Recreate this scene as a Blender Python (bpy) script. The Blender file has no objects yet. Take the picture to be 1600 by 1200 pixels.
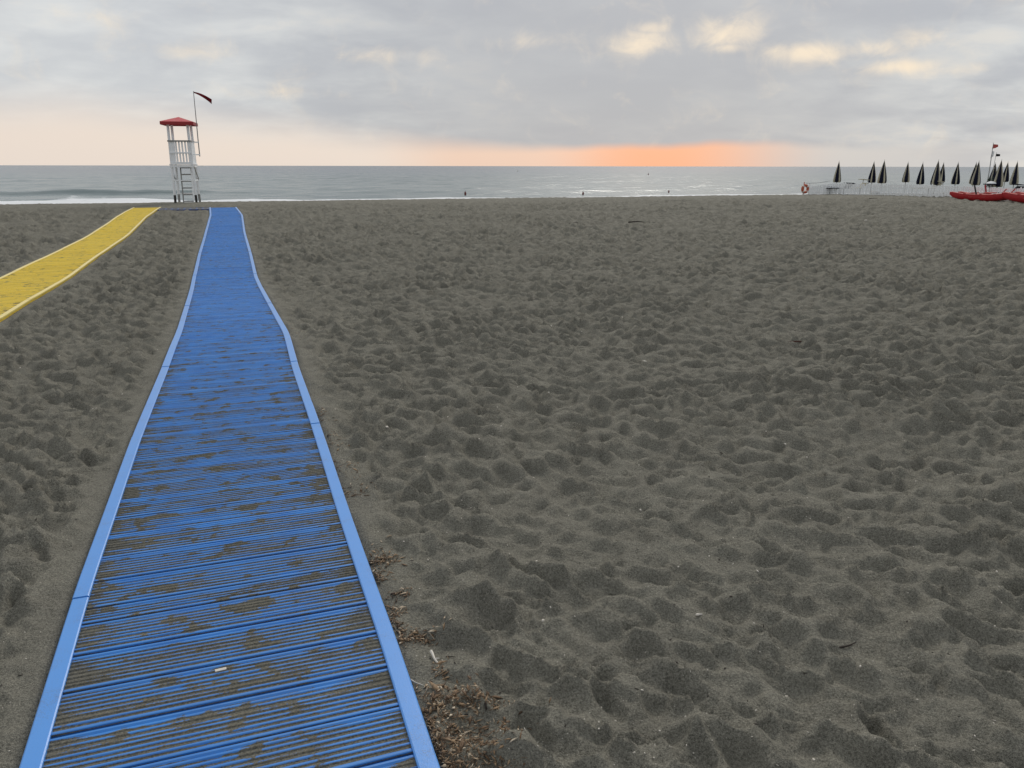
import bpy, bmesh, math, random
import numpy as np
from mathutils import Vector, Matrix

R = math.radians
random.seed(7)
rng = np.random.default_rng(11)
SC = bpy.context.scene
COL = SC.collection

# ------------------------------------------------------------------ camera
F_PX, W_PX, H_PX = 1200.0, 1600.0, 1200.0
CAM_H = 1.6
PITCH, ROLL = R(15.84), R(0.10)
cam_d = bpy.data.cameras.new('camera')
cam = bpy.data.objects.new('camera', cam_d)
COL.objects.link(cam)
cam_d.sensor_width = 36.0
cam_d.lens = 36.0 * F_PX / W_PX
cam_d.clip_start = 0.05
cam_d.clip_end = 90000.0
CAM_ROT = Matrix.Rotation(R(90) - PITCH, 4, 'X') @ Matrix.Rotation(ROLL, 4, 'Z')
cam.matrix_world = Matrix.Translation((0, 0, CAM_H)) @ CAM_ROT
SC.camera = cam
SC.render.resolution_x, SC.render.resolution_y = 1024, 768

# ------------------------------------------------------------------ view
SC.view_settings.view_transform = 'Standard'
SC.view_settings.look = 'None'
SC.view_settings.exposure = 0.0
SC.view_settings.gamma = 1.0
SC.view_settings.use_curve_mapping = False

# ------------------------------------------------------------------ node helper
class NT:
    def __init__(self, tree):
        self.t = tree; self.n = tree.nodes; self.l = tree.links
    def new(self, kind, **kw):
        n = self.n.new(kind)
        for k, v in kw.items():
            setattr(n, k, v)
        return n
    def put(self, sock, v):
        if isinstance(v, bpy.types.NodeSocket):
            self.l.new(v, sock)
        elif v is not None:
            if isinstance(v, (tuple, list)) and len(v) == 3 and sock.type == 'RGBA':
                v = (*v, 1.0)
            sock.default_value = v
    def m(self, op, a, b=None, c=None, clamp=False):
        n = self.new('ShaderNodeMath', operation=op, use_clamp=clamp)
        self.put(n.inputs[0], a); self.put(n.inputs[1], b); self.put(n.inputs[2], c)
        return n.outputs[0]
    def mix(self, f, a, b, blend='MIX'):
        n = self.new('ShaderNodeMix', data_type='RGBA', blend_type=blend)
        self.put(n.inputs[0], f); self.put(n.inputs[6], a); self.put(n.inputs[7], b)
        return n.outputs[2]
    def step(self, v, lo, hi, a=0.0, b=1.0):
        n = self.new('ShaderNodeMapRange', interpolation_type='SMOOTHSTEP')
        self.put(n.inputs[0], v); self.put(n.inputs[1], lo); self.put(n.inputs[2], hi)
        self.put(n.inputs[3], a); self.put(n.inputs[4], b)
        return n.outputs[0]
    def ramp(self, v, stops, interp='LINEAR'):
        n = self.new('ShaderNodeValToRGB')
        r = n.color_ramp; r.interpolation = interp
        while len(r.elements) < len(stops):
            r.elements.new(0.5)
        for e, (p, c) in zip(r.elements, stops):
            e.position = p; e.color = (*c, 1.0)
        self.put(n.inputs[0], v)
        return n.outputs[0]
    def noise(self, vec, scale, detail=3.0, rough=0.5, dist=0.0):
        n = self.new('ShaderNodeTexNoise')
        self.put(n.inputs['Vector'], vec); n.inputs['Scale'].default_value = scale
        n.inputs['Detail'].default_value = detail; n.inputs['Roughness'].default_value = rough
        n.inputs['Distortion'].default_value = dist
        return n.outputs[0]
    def mapping(self, vec, scale=(1, 1, 1), loc=(0, 0, 0), rot=(0, 0, 0)):
        n = self.new('ShaderNodeMapping')
        self.put(n.inputs[0], vec)
        n.inputs['Scale'].default_value = scale; n.inputs['Location'].default_value = loc
        n.inputs['Rotation'].default_value = rot
        return n.outputs[0]
    def comb(self, x, y, z):
        n = self.new('ShaderNodeCombineXYZ')
        self.put(n.inputs[0], x); self.put(n.inputs[1], y); self.put(n.inputs[2], z)
        return n.outputs[0]

def lin(r, g, b):
    f = lambda c: c / 12.92 if c <= 0.04045 else ((c + 0.055) / 1.055) ** 2.4
    return (f(r / 255), f(g / 255), f(b / 255))

# ------------------------------------------------------------------ sky: overcast, a clear warm gap over the horizon
SUN_AZ, SUN_EL = R(11.0), R(33.0)
world = bpy.data.worlds.new('World'); SC.world = world
world.use_nodes = True
w = NT(world.node_tree)
w.n.clear()
geo = w.new('ShaderNodeTexCoord')
sep = w.new('ShaderNodeSeparateXYZ'); w.l.new(geo.outputs['Generated'], sep.inputs[0])
DX, DY, DZ = sep.outputs
el = w.m('MULTIPLY', w.m('ARCSINE', DZ), 180 / math.pi)            # degrees
az = w.m('MULTIPLY', w.m('ARCTAN2', DX, DY), 180 / math.pi)
ab = w.m('ABSOLUTE', el)
# cloud deck: noise on a high plane, so that it crowds towards the horizon
den = w.m('ADD', w.m('MAXIMUM', DZ, 0.0), 0.22)
plane = w.comb(w.m('DIVIDE', DX, den), w.m('DIVIDE', DY, den), 0.0)
n1 = w.noise(w.mapping(plane, (0.9, 1.0, 1), (3.1, 5.7, 0), (0, 0, R(-16))), 1.9, 4.0, 0.50, 0.25)
n2 = w.noise(w.mapping(plane, (0.9, 1.05, 1), (9.3, 1.2, 0), (0, 0, R(-20))), 4.6, 5.0, 0.58, 0.3)
cl = w.m('ADD', w.m('MULTIPLY', n1, 0.66), w.m('MULTIPLY', n2, 0.34))
deck = w.ramp(w.step(cl, 0.36, 0.66), [(0.0, lin(182, 186, 193)), (0.45, lin(201, 204, 207)), (0.8, lin(216, 218, 218)), (1.0, lin(231, 228, 221))])
# darker belly of the deck in the middle, lighter to the left
belly = w.m('MULTIPLY', w.step(w.m('ABSOLUTE', w.m('SUBTRACT', az, 7.0)), 34.0, 4.0), w.step(ab, 22.0, 8.0))
deck = w.mix(w.m('MULTIPLY', belly, 0.85), deck, lin(173, 176, 182))
deck = w.mix(w.m('MULTIPLY', w.step(az, -8.0, -30.0), 0.45), deck, lin(220, 222, 223))
# the half of the deck away from the low sun is duller
away = w.m('ADD', w.m('MULTIPLY', DX, math.sin(SUN_AZ)), w.m('MULTIPLY', DY, math.cos(SUN_AZ)))
deck = w.mix(w.step(away, 0.55, -0.8, 0.0, 0.25), deck, lin(128, 134, 148))
# breaks in the deck where the low sun shines through
def blob(a0, e0, sa, se):
    u = w.m('DIVIDE', w.m('SUBTRACT', az, a0), sa)
    v = w.m('DIVIDE', w.m('SUBTRACT', el, e0), se * 1.35)
    return w.m('EXPONENT', w.m('MULTIPLY', w.m('ADD', w.m('MULTIPLY', u, u), w.m('MULTIPLY', v, v)), -1.0))
brk = None
for a0, e0, sa, se, k in [(8.6, 8.0, 2.2, 0.65, 1.0), (9.3, 8.9, 1.5, 0.35, .7), (14.6, 8.5, 2.3, 0.8, .85), (14.6, 7.6, 1.4, 0.3, .7), (19.8, 7.1, 3.0, 0.5, .95), (23.0, 7.1, 2.2, 0.4, .7),
                          (25.5, 6.0, 2.4, 0.35, .85), (28.0, 5.7, 2.5, 0.3, .5), (26.5, 7.5, 1.6, 0.5, .6), (31.0, 10.3, 2.2, 0.9, .85), (-9, 7.2, 4.0, 0.45, .42), (-21.5, 7.0, 2.6, 0.45, .5), (-26.5, 8.6, 2.6, 0.4, .34), (-16, 4.7, 4.5, 0.35, .36), (0.5, 8.2, 2.4, .4, .36)]:
    b = w.m('MULTIPLY', blob(a0, e0, sa, se), k)
    brk = b if brk is None else w.m('MAXIMUM', brk, b)
n3 = w.noise(w.mapping(w.comb(az, w.m('MULTIPLY', el, 1.15), 0.0), (1, 1, 1), (4, 2, 0)), 0.40, 5.0, 0.60, 0.6)
brk = w.step(w.m('ADD', brk, w.m('MULTIPLY', w.m('SUBTRACT', n3, 0.5), 1.5)), 0.02, 1.22)
deck = w.mix(w.m('MULTIPLY', brk, 0.95), deck, lin(252, 233, 206))
# warm gap under the deck
edge_n = w.noise(w.mapping(w.comb(az, 0.0, 0.0), (1, 1, 1), (1.7, 0, 0)), 0.09, 3.0, 0.5)
wide = w.m('ABSOLUTE', w.m('SUBTRACT', az, 10.3))
near = w.step(wide, 12.5, 0.5)
leftw = w.step(az, 20.0, 4.0)
top = w.m('ADD', w.m('ADD', 1.42, w.m('MULTIPLY', w.step(az, 2.0, -30.0), 2.3)), w.m('MULTIPLY', w.m('SUBTRACT', edge_n, 0.5), 1.6))
soft = w.m('ADD', 0.50, w.m('MULTIPLY', w.step(az, 6.0, -22.0), 2.0))
gap = w.step(w.m('DIVIDE', w.m('SUBTRACT', el, top), soft), 0.6, -0.9)
gapcol = w.mix(near, w.mix(leftw, lin(208, 205, 202), lin(236, 222, 210)), lin(254, 186, 148))
gapcol = w.mix(w.m('MULTIPLY', near, w.step(el, 1.2, 2.2)), gapcol, lin(240, 168, 140))
mid = w.step(w.m('ABSOLUTE', w.m('SUBTRACT', az, -2.0)), 9.0, 1.0)
gapcol = w.mix(w.m('MULTIPLY', mid, 0.6), gapcol, lin(240, 198, 172))
sky_c = w.mix(w.m('MULTIPLY', gap, w.step(az, 34.0, 22.0, 0.35, 1.0)), deck, gapcol)
# the clear sky above the deck, faintly through it
nis = w.new('ShaderNodeTexSky', sky_type='NISHITA')
nis.sun_disc = False; nis.sun_elevation = SUN_EL; nis.sun_rotation = SUN_AZ
nis.dust_density = 2.0
scaled = w.new('ShaderNodeVectorMath', operation='SCALE'); w.l.new(sky_c, scaled.inputs[0]); scaled.inputs[3].default_value = 10.0
tot = w.mix(0.95, nis.outputs[0], scaled.outputs[0])
bg = w.new('ShaderNodeBackground'); w.l.new(tot, bg.inputs[0]); bg.inputs[1].default_value = 0.1
out = w.new('ShaderNodeOutputWorld'); w.l.new(bg.outputs[0], out.inputs[0])

# ------------------------------------------------------------------ sun behind the deck
sun_d = bpy.data.lights.new('sun', 'SUN')
sun_d.energy = 1.5; sun_d.angle = R(22.0); sun_d.color = (1.0, 0.93, 0.84)
sun = bpy.data.objects.new('sun', sun_d); COL.objects.link(sun)
sd = Vector((math.sin(SUN_AZ) * math.cos(SUN_EL), math.cos(SUN_AZ) * math.cos(SUN_EL), math.sin(SUN_EL)))
sun.rotation_euler = sd.to_track_quat('Z', 'Y').to_euler()

# ------------------------------------------------------------------ numpy noise
def _hash(ix, iy, seed):
    h = (ix.astype(np.int64) * 374761393 + iy.astype(np.int64) * 668265263 + seed * 974634777) & 0xFFFFFFFF
    h = ((h ^ (h >> 13)) * 1274126177) & 0xFFFFFFFF
    h = ((h ^ (h >> 16)) * 2246822519) & 0xFFFFFFFF
    return ((h ^ (h >> 15)) & 0xFFFFFF) / float(0xFFFFFF)

def vnoise(x, y, seed=0):
    xi, yi = np.floor(x), np.floor(y)
    fx, fy = x - xi, y - yi
    g = []
    for dx in (0, 1):
        for dy in (0, 1):
            a = _hash(xi + dx, yi + dy, seed) * 2 * np.pi
            g.append(np.cos(a) * (fx - dx) + np.sin(a) * (fy - dy))
    u = fx ** 3 * (fx * (fx * 6 - 15) + 10); v = fy ** 3 * (fy * (fy * 6 - 15) + 10)
    a = g[0] + (g[2] - g[0]) * u; b = g[1] + (g[3] - g[1]) * u
    return (a + (b - a) * v) * 1.5

def fbm(x, y, seed=0, octs=3, gain=0.5):
    s = np.zeros_like(x); a = 1.0
    for o in range(octs):
        s += a * vnoise(x * 2 ** o + 17.3 * o, y * 2 ** o - 9.1 * o, seed + o); a *= gain
    return s

def sstep(v, lo, hi):
    t = np.clip((v - lo) / (hi - lo), 0, 1)
    return t * t * (3 - 2 * t)

# ------------------------------------------------------------------ the lie of the beach
AZN = R(19.6)                                    # the mats run this far left of the view, straight to the water
NX, NY = -math.sin(AZN), math.cos(AZN)           # towards the water
TX, TY = math.cos(AZN), math.sin(AZN)            # along the shore
Z_SEA = -0.62
PS = [-4000, -30, 0, 5, 7.5, 10, 12.5, 15, 18, 22, 26, 29, 33, 36, 38.4, 39.4, 41, 43.5, 47, 51, 60, 100, 400, 9000]
PZ = [2.0, 0.0, 0, -.01, -.05, -.14, -.24, -.275, -.26, -.23, -.15, -.08, -.03, 0.0, 0.0, -.03, -.16, -.35, -.58, -.85, -1.5, -4, -9, -9]
_sd = np.linspace(-60, 120, 3601)
_zd = np.interp(_sd, PS, PZ)
_k = np.hanning(23); _k /= _k.sum()
_zd2 = np.convolve(np.pad(_zd, 11, mode='edge'), _k, mode='valid')
def z0(s):
    s = np.asarray(s, dtype=float)
    return np.where((s > -58) & (s < 118), np.interp(s, _sd, _zd2), np.interp(s, PS, PZ))
def su(x, y): return NX * x + NY * y, TX * x + TY * y
def xy(s, u): return NX * s + TX * u, NY * s + TY * u

def ray(px, py):
    v = Vector(((px - W_PX / 2) / F_PX, -(py - H_PX / 2) / F_PX, -1.0))
    return (CAM_ROT.to_3x3() @ v).normalized()
def on_beach(px, py, off=0.0):
    d = ray(px, py)
    t = np.linspace(0.5, 120, 40000)
    x, y, z = d.x * t, d.y * t, CAM_H + d.z * t
    s, _ = su(x, y)
    k = np.argmax(z < z0(s) + off)
    lim = np.argmax(s > 38.5)                      # never past the crest of the beach
    if k == 0 or k > lim: k = lim
    return Vector((x[k], y[k], float(z0(s[k])) + off))
def at_dist(px, py, Y):
    d = ray(px, py); t = Y / d.y
    return Vector((d.x * t, Y, CAM_H + d.z * t))

# ------------------------------------------------------------------ object helpers
def link(o, parent=None):
    COL.objects.link(o)
    if parent: o.parent = parent
    return o
def tag(o, label=None, cat=None, group=None, kind=None):
    if label: o['label'] = label
    if cat: o['category'] = cat
    if group: o['group'] = group
    if kind: o['kind'] = kind
    return o
def thing(name, loc, rz, label, cat, group=None):
    o = bpy.data.objects.new(name, None); o.empty_display_size = 0.1
    o.location = loc; o.rotation_euler = (0, 0, rz)
    return tag(link(o), label, cat, group)
class MB:
    def __init__(self): self.bm = bmesh.new()
    def box(self, c, size, rot=None):
        r = bmesh.ops.create_cube(self.bm, size=1.0)
        M = Matrix.Translation(c) @ (rot.to_4x4() if rot else Matrix()) @ Matrix.Diagonal((*size, 1))
        bmesh.ops.transform(self.bm, matrix=M, verts=r['verts']); return self
    def bar(self, a, b, w_, h_, up=(0, 0, 1)):
        a, b = Vector(a), Vector(b); d = b - a
        z = d.normalized(); x = Vector(up).cross(z)
        if x.length < 1e-3: x = Vector((1, 0, 0)).cross(z)
        x.normalize(); y = z.cross(x)
        return self.box((a + b) / 2, (w_, h_, d.length), Matrix((x, y, z)).transposed())
    def tube(self, pts, rad, n=8):
        pts = [Vector(p) for p in pts]
        rads = rad if isinstance(rad, (list, tuple)) else [rad] * len(pts)
        rings = []
        for i, p in enumerate(pts):
            d = (pts[min(i + 1, len(pts) - 1)] - pts[max(i - 1, 0)]).normalized()
            x = d.orthogonal().normalized() if abs(d.z) < .9 else Vector((0, 1, 0)).cross(d).normalized()
            y = d.cross(x)
            rings.append([self.bm.verts.new(p + (x * math.cos(2 * math.pi * k / n) + y * math.sin(2 * math.pi * k / n)) * rads[i]) for k in range(n)])
        for a, b in zip(rings, rings[1:]):
            for k in range(n):
                self.bm.faces.new((a[k], a[(k + 1) % n], b[(k + 1) % n], b[k]))
        self.bm.faces.new(rings[0][::-1]); self.bm.faces.new(rings[-1]); return self
    def loft(self, rings, close=True, caps=True):
        R_ = [[self.bm.verts.new(p) for p in r] for r in rings]
        n = len(R_[0])
        for a, b in zip(R_, R_[1:]):
            for k in range(n if close else n - 1):
                self.bm.faces.new((a[k], a[(k + 1) % n], b[(k + 1) % n], b[k]))
        if caps and close:
            self.bm.faces.new(R_[0][::-1]); self.bm.faces.new(R_[-1])
        return self
    def mesh(self, name, mat, smooth=False, bevel=0.0):
        if bevel:
            bmesh.ops.bevel(self.bm, geom=self.bm.edges[:], offset=bevel, segments=1, affect='EDGES', clamp_overlap=True)
        bmesh.ops.recalc_face_normals(self.bm, faces=self.bm.faces[:])
        me = bpy.data.meshes.new(name); self.bm.to_mesh(me); self.bm.free()
        me.materials.append(mat)
        if smooth:
            me.polygons.foreach_set('use_smooth', [True] * len(me.polygons))
            try: me.set_sharp_from_angle(angle=R(40))
            except Exception: pass
        return me
    def build(self, name, mat, parent=None, smooth=False, bevel=0.0):
        return link(bpy.data.objects.new(name, self.mesh(name, mat, smooth, bevel)), parent)
def put(name, me, parent, loc=(0, 0, 0), rz=0.0):
    o = bpy.data.objects.new(name, me); o.location = loc; o.rotation_euler = (0, 0, rz)
    return link(o, parent)
def grid_mesh(name, V, nr, nc, mat, wrap=False, smooth=True):
    """V: (nr*nc,3) rows by columns"""
    me = bpy.data.meshes.new(name)
    r = np.arange(nr - 1)[:, None]; c = np.arange(nc if wrap else nc - 1)[None, :]
    c2 = (c + 1) % nc
    q = np.stack([r * nc + c, r * nc + c2, (r + 1) * nc + c2, (r + 1) * nc + c], -1).reshape(-1, 4)
    me.vertices.add(len(V)); me.vertices.foreach_set('co', V.astype(np.float32).ravel())
    me.loops.add(q.size); me.loops.foreach_set('vertex_index', q.astype(np.int32).ravel())
    me.polygons.add(len(q)); me.polygons.foreach_set('loop_start', np.arange(0, q.size, 4, dtype=np.int32))
    try: me.polygons.foreach_set('loop_total', np.full(len(q), 4, dtype=np.int32))
    except Exception: pass
    me.polygons.foreach_set('use_smooth', np.full(len(q), smooth))
    me.materials.append(mat); me.update(calc_edges=True); me.validate()
    return me

# ------------------------------------------------------------------ materials
def new_mat(name):
    m = bpy.data.materials.new(name); m.use_nodes = True
    t = NT(m.node_tree); b = m.node_tree.nodes['Principled BSDF']
    return m, t, b
def world_pos(t):
    return t.new('ShaderNodeNewGeometry').outputs['Position']
def bump(t, b, h, strength=0.4, dist=0.01):
    n = t.new('ShaderNodeBump'); n.inputs['Strength'].default_value = strength; n.inputs['Distance'].default_value = dist
    t.put(n.inputs['Height'], h); t.l.new(n.outputs[0], b.inputs['Normal'])

SAND_A, SAND_B = (0.122, 0.119, 0.097), (0.210, 0.205, 0.167)
def sand_colour(t, p):
    a = t.noise(p, 3.4, 6.0, 0.68)
    g = t.noise(p, 420.0, 2.0, 0.7)
    g2 = t.noise(p, 130.0, 3.0, 0.7)
    c = t.mix(t.step(a, 0.34, 0.68), SAND_A, SAND_B)
    k = t.m('ADD', t.m('MULTIPLY', g, 0.75), t.m('MULTIPLY', g2, 0.5))
    c = t.mix(t.step(k, 0.44, 0.82), t.mix(0.62, c, (0.022, 0.022, 0.020)), t.mix(0.52, c, (0.46, 0.44, 0.37)))
    return c, g, g2
def mat_sand():
    m, t, b = new_mat('dark volcanic sand')
    p = world_pos(t)
    c, g, g2 = sand_colour(t, p)
    fleck = t.noise(p, 260.0, 1.0, 0.5)
    c = t.mix(t.step(fleck, 0.765, 0.80), c, (0.48, 0.45, 0.40))
    t.put(b.inputs['Base Color'], c); b.inputs['Roughness'].default_value = 0.95
    b.inputs['Specular IOR Level'].default_value = 0.15
    lump = t.noise(p, 34.0, 4.0, 0.65)
    h = t.m('ADD', t.m('MULTIPLY', g2, 0.35), t.m('ADD', t.m('MULTIPLY', g, 0.16), t.m('MULTIPLY', lump, 0.9)))
    bump(t, b, h, 0.9, 0.020)
    return m
SLAT_H = 0.005
def mat_slat(name, base, dark, amount):
    """ribbed plastic with wind-blown sand lying in the grooves"""
    m, t, b = new_mat(name)
    p = world_pos(t)
    ob = t.new('ShaderNodeTexCoord').outputs['Object']
    sp = t.new('ShaderNodeSeparateXYZ'); t.l.new(ob, sp.inputs[0])
    rise = t.m('DIVIDE', sp.outputs[2], SLAT_H)                                   # 0 groove .. 1 ridge
    edge = t.step(t.m('ABSOLUTE', sp.outputs[0]), 0.33, 0.54)
    q = t.mapping(p, (1, 1, 1), (0, 0, 0), (0, 0, -AZN))                          # along the slat = x
    streak = t.noise(t.mapping(q, (2.2, 34.0, 1)), 1.0, 3.0, 0.6)
    patch = t.noise(t.mapping(q, (1.0, 2.4, 1)), 2.3, 4.0, 0.6, 0.6)
    spot = t.noise(t.mapping(q, (1.0, 1.3, 1)), 9.0, 3.0, 0.55)
    grain = t.noise(p, 300.0, 2.0, 0.7)
    lvl = t.m('ADD', t.m('MULTIPLY', t.m('SUBTRACT', streak, .15), 2.1), t.m('MULTIPLY', patch, 1.7))
    lvl = t.m('ADD', lvl, t.m('MULTIPLY', t.m('SUBTRACT', grain, 0.5), 0.9))
    lvl = t.m('ADD', lvl, t.m('MULTIPLY', t.step(spot, 0.52, 0.70), 0.95))
    lvl = t.m('ADD', lvl, t.m('ADD', t.m('MULTIPLY', edge, 0.75), amount))
    lip = t.step(t.m('ABSOLUTE', sp.outputs[1]), 0.070, 0.086)                    # the raised lips at the joints blow clean
    qs = t.new('ShaderNodeSeparateXYZ'); t.l.new(q, qs.inputs[0])
    lvl = t.m('SUBTRACT', lvl, t.m('MULTIPLY', t.step(qs.outputs[1], 3.0, 9.0), 0.42))       # swept cleaner towards the water
    lvl = t.m('SUBTRACT', lvl, t.m('MULTIPLY', lip, 0.45))
    f = t.m('MULTIPLY', t.step(t.m('SUBTRACT', lvl, rise), 0.05, 0.32), t.step(sp.outputs[2], -0.006, -0.001))
    sc, g, g2 = sand_colour(t, p)
    sc = t.mix(0.35, sc, (0.055, 0.053, 0.047))
    wear = t.noise(q, 5.0, 4.0, 0.6)
    oi = t.new('ShaderNodeObjectInfo').outputs['Random']
    bc = t.mix(t.step(wear, 0.3, 0.75), base, dark)
    bc = t.mix(t.m('MULTIPLY', oi, 0.25), bc, dark)
    dust = t.step(t.m('ADD', patch, t.m('MULTIPLY', grain, 0.3)), 0.45, 0.85, 0.0, 0.30)
    bc = t.mix(dust, bc, t.mix(0.5, sc, base))
    t.put(b.inputs['Base Color'], t.mix(f, bc, sc))
    t.put(b.inputs['Roughness'], t.m('ADD', 0.48, t.m('MULTIPLY', f, 0.45)))
    t.put(b.inputs['Specular IOR Level'], t.m('SUBTRACT', 0.45, t.m('MULTIPLY', f, 0.35)))
    bump(t, b, t.m('ADD', t.m('MULTIPLY', grain, t.m('MULTIPLY', f, 0.6)), t.m('MULTIPLY', g2, 0.12)), 0.5, 0.006)
    return m
def mat_strip(name, base, dusty=0.25):
    m, t, b = new_mat(name)
    p = world_pos(t)
    d = t.noise(p, 7.0, 5.0, 0.65); g = t.noise(p, 260.0, 2.0, 0.6)
    f = t.step(t.m('ADD', d, t.m('MULTIPLY', t.m('SUBTRACT', g, 0.5), 0.9)), 0.52, 0.9, 0.0, dusty)
    oi = t.new('ShaderNodeObjectInfo').outputs['Random']
    c = t.mix(t.m('MULTIPLY', oi, 0.10), base, (base[0] * .6 + .1, base[1] * .7 + .05, base[2] * .8))
    t.put(b.inputs['Base Color'], t.mix(f, c, (0.13, 0.12, 0.11)))
    b.inputs['Roughness'].default_value = 0.33; b.inputs['Specular IOR Level'].default_value = 0.6
    bump(t, b, t.m('ADD', g, t.m('MULTIPLY', d, 1.0)), 0.12, 0.003)
    return m
def mat_paint(name, col, dirt=(0.10, 0.09, 0.08), amount=0.35, rough=0.5, scale=3.0, spec=0.4):
    m, t, b = new_mat(name)
    p = world_pos(t)
    n = t.noise(p, scale, 5.0, 0.65); n2 = t.noise(p, scale * 9, 3.0, 0.6)
    f = t.step(t.m('ADD', t.m('MULTIPLY', n, 0.7), t.m('MULTIPLY', n2, 0.3)), 0.42, 0.75, 0.0, amount)
    t.put(b.inputs['Base Color'], t.mix(f, col, dirt))
    t.put(b.inputs['Roughness'], t.m('ADD', rough, t.m('MULTIPLY', n2, 0.2)))
    b.inputs['Specular IOR Level'].default_value = spec
    bump(t, b, n2, 0.15, 0.004)
    return m

M_SAND = mat_sand()
M_BLUE = mat_slat('blue ribbed plastic with sand', (0.046, 0.255, 0.70), (0.03, 0.185, 0.57), -0.92)
M_YEL = mat_slat('yellow ribbed plastic with sand', (0.90, 0.66, 0.050), (0.84, 0.60, 0.045), -1.02)
M_BSANDY = mat_slat('blue ribbed plastic half buried in sand', (0.06, 0.15, 0.40), (0.05, 0.12, 0.32), -0.2)
M_BSTRIP = mat_strip('light blue edging', (0.085, 0.31, 0.78), 0.5)
M_YSTRIP = mat_strip('yellow edging', (0.85, 0.68, 0.18))
M_WHITE = mat_paint('weathered white wood paint', (0.90, 0.92, 0.94), (0.66, 0.67, 0.68), 0.35, 0.55, 4.0)
M_FOOT = mat_paint('dark tarred wood', (0.035, 0.033, 0.032), (0.08, 0.08, 0.08), 0.4, 0.7)
M_GREYW = mat_paint('grey bare wood', (0.30, 0.30, 0.29), (0.12, 0.12, 0.12), 0.5, 0.7)
M_ROOF = mat_paint('faded red roof paint', (0.62, 0.10, 0.11), (0.60, 0.22, 0.22), 0.5, 0.45, 2.0)
M_ROOFD = mat_paint('deep red eaves paint', (0.34, 0.028, 0.034), (0.2, 0.03, 0.03), 0.4, 0.5, 2.0)
M_FLAG = mat_paint('dark red cloth', (0.17, 0.012, 0.018), (0.08, 0.01, 0.012), 0.5, 0.8, 6.0, 0.1)
M_STEEL = mat_paint('galvanised pole', (0.30, 0.31, 0.31), (0.18, 0.18, 0.18), 0.5, 0.45)
M_NAVY = mat_paint('navy canvas', (0.010, 0.012, 0.026), (0.02, 0.02, 0.035), 0.4, 0.85, 6.0, 0.1)
M_CREAM = mat_paint('cream canvas', (0.52, 0.49, 0.38), (0.34, 0.32, 0.25), 0.4, 0.85, 6.0, 0.1)
M_FENCE = mat_paint('white fence paint', (0.88, 0.90, 0.91), (0.7, 0.7, 0.69), 0.4, 0.6, 5.0)
M_BOAT = mat_paint('red boat gelcoat', (0.40, 0.015, 0.02), (0.24, 0.014, 0.016), 0.5, 0.38, 2.5)
M_DECK = mat_paint('red deck in lit tone', (0.52, 0.085, 0.075), (0.45, 0.16, 0.14), 0.5, 0.5, 3.0)  # paler than the hull: light on the boat tops put into the colour
M_PINK = mat_paint('faded red cloth', (0.48, 0.10, 0.09), (0.5, 0.25, 0.22), 0.4, 0.85, 6.0, 0.1)
M_ORANGE = mat_paint('orange lifebuoy plastic', (0.50, 0.10, 0.045), (0.26, 0.06, 0.04), 0.5, 0.5, 5.0)
M_BLACK = mat_paint('black cloth', (0.012, 0.012, 0.013), (0.02, 0.02, 0.02), 0.4, 0.85, 6.0, 0.1)
M_GREEN = mat_paint('dark green leaves', (0.035, 0.06, 0.03), (0.02, 0.035, 0.02), 0.6, 0.7, 12.0)
M_WOOD = mat_paint('wet dark driftwood', (0.030, 0.024, 0.02), (0.06, 0.05, 0.04), 0.6, 0.8, 20.0)
M_REDW = mat_paint('reddish driftwood', (0.10, 0.04, 0.03), (0.04, 0.025, 0.02), 0.6, 0.8, 20.0)
M_SHELL = mat_paint('bleached shell', (0.66, 0.62, 0.55), (0.35, 0.33, 0.3), 0.4, 0.6, 30.0)
M_BUOY = mat_paint('dark red buoy', (0.16, 0.03, 0.025), (0.06, 0.02, 0.02), 0.5, 0.5, 8.0)

def mat_litter():
    m, t, b = new_mat('dry sea-grass litter')
    p = world_pos(t)
    v = t.new('ShaderNodeAttribute', attribute_name='tint').outputs['Fac']
    c = t.ramp(v, [(0.0, (0.06, 0.036, 0.02)), (0.45, (0.19, 0.115, 0.06)), (0.75, (0.34, 0.23, 0.13)), (1.0, (0.72, 0.62, 0.47))])
    n = t.noise(p, 90.0, 3.0, 0.6)
    t.put(b.inputs['Base Color'], t.mix(t.step(n, 0.4, 0.7, 0, 0.5), c, (0.06, 0.04, 0.025)))
    b.inputs['Roughness'].default_value = 0.75
    return m
M_LITTER = mat_litter()

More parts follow.
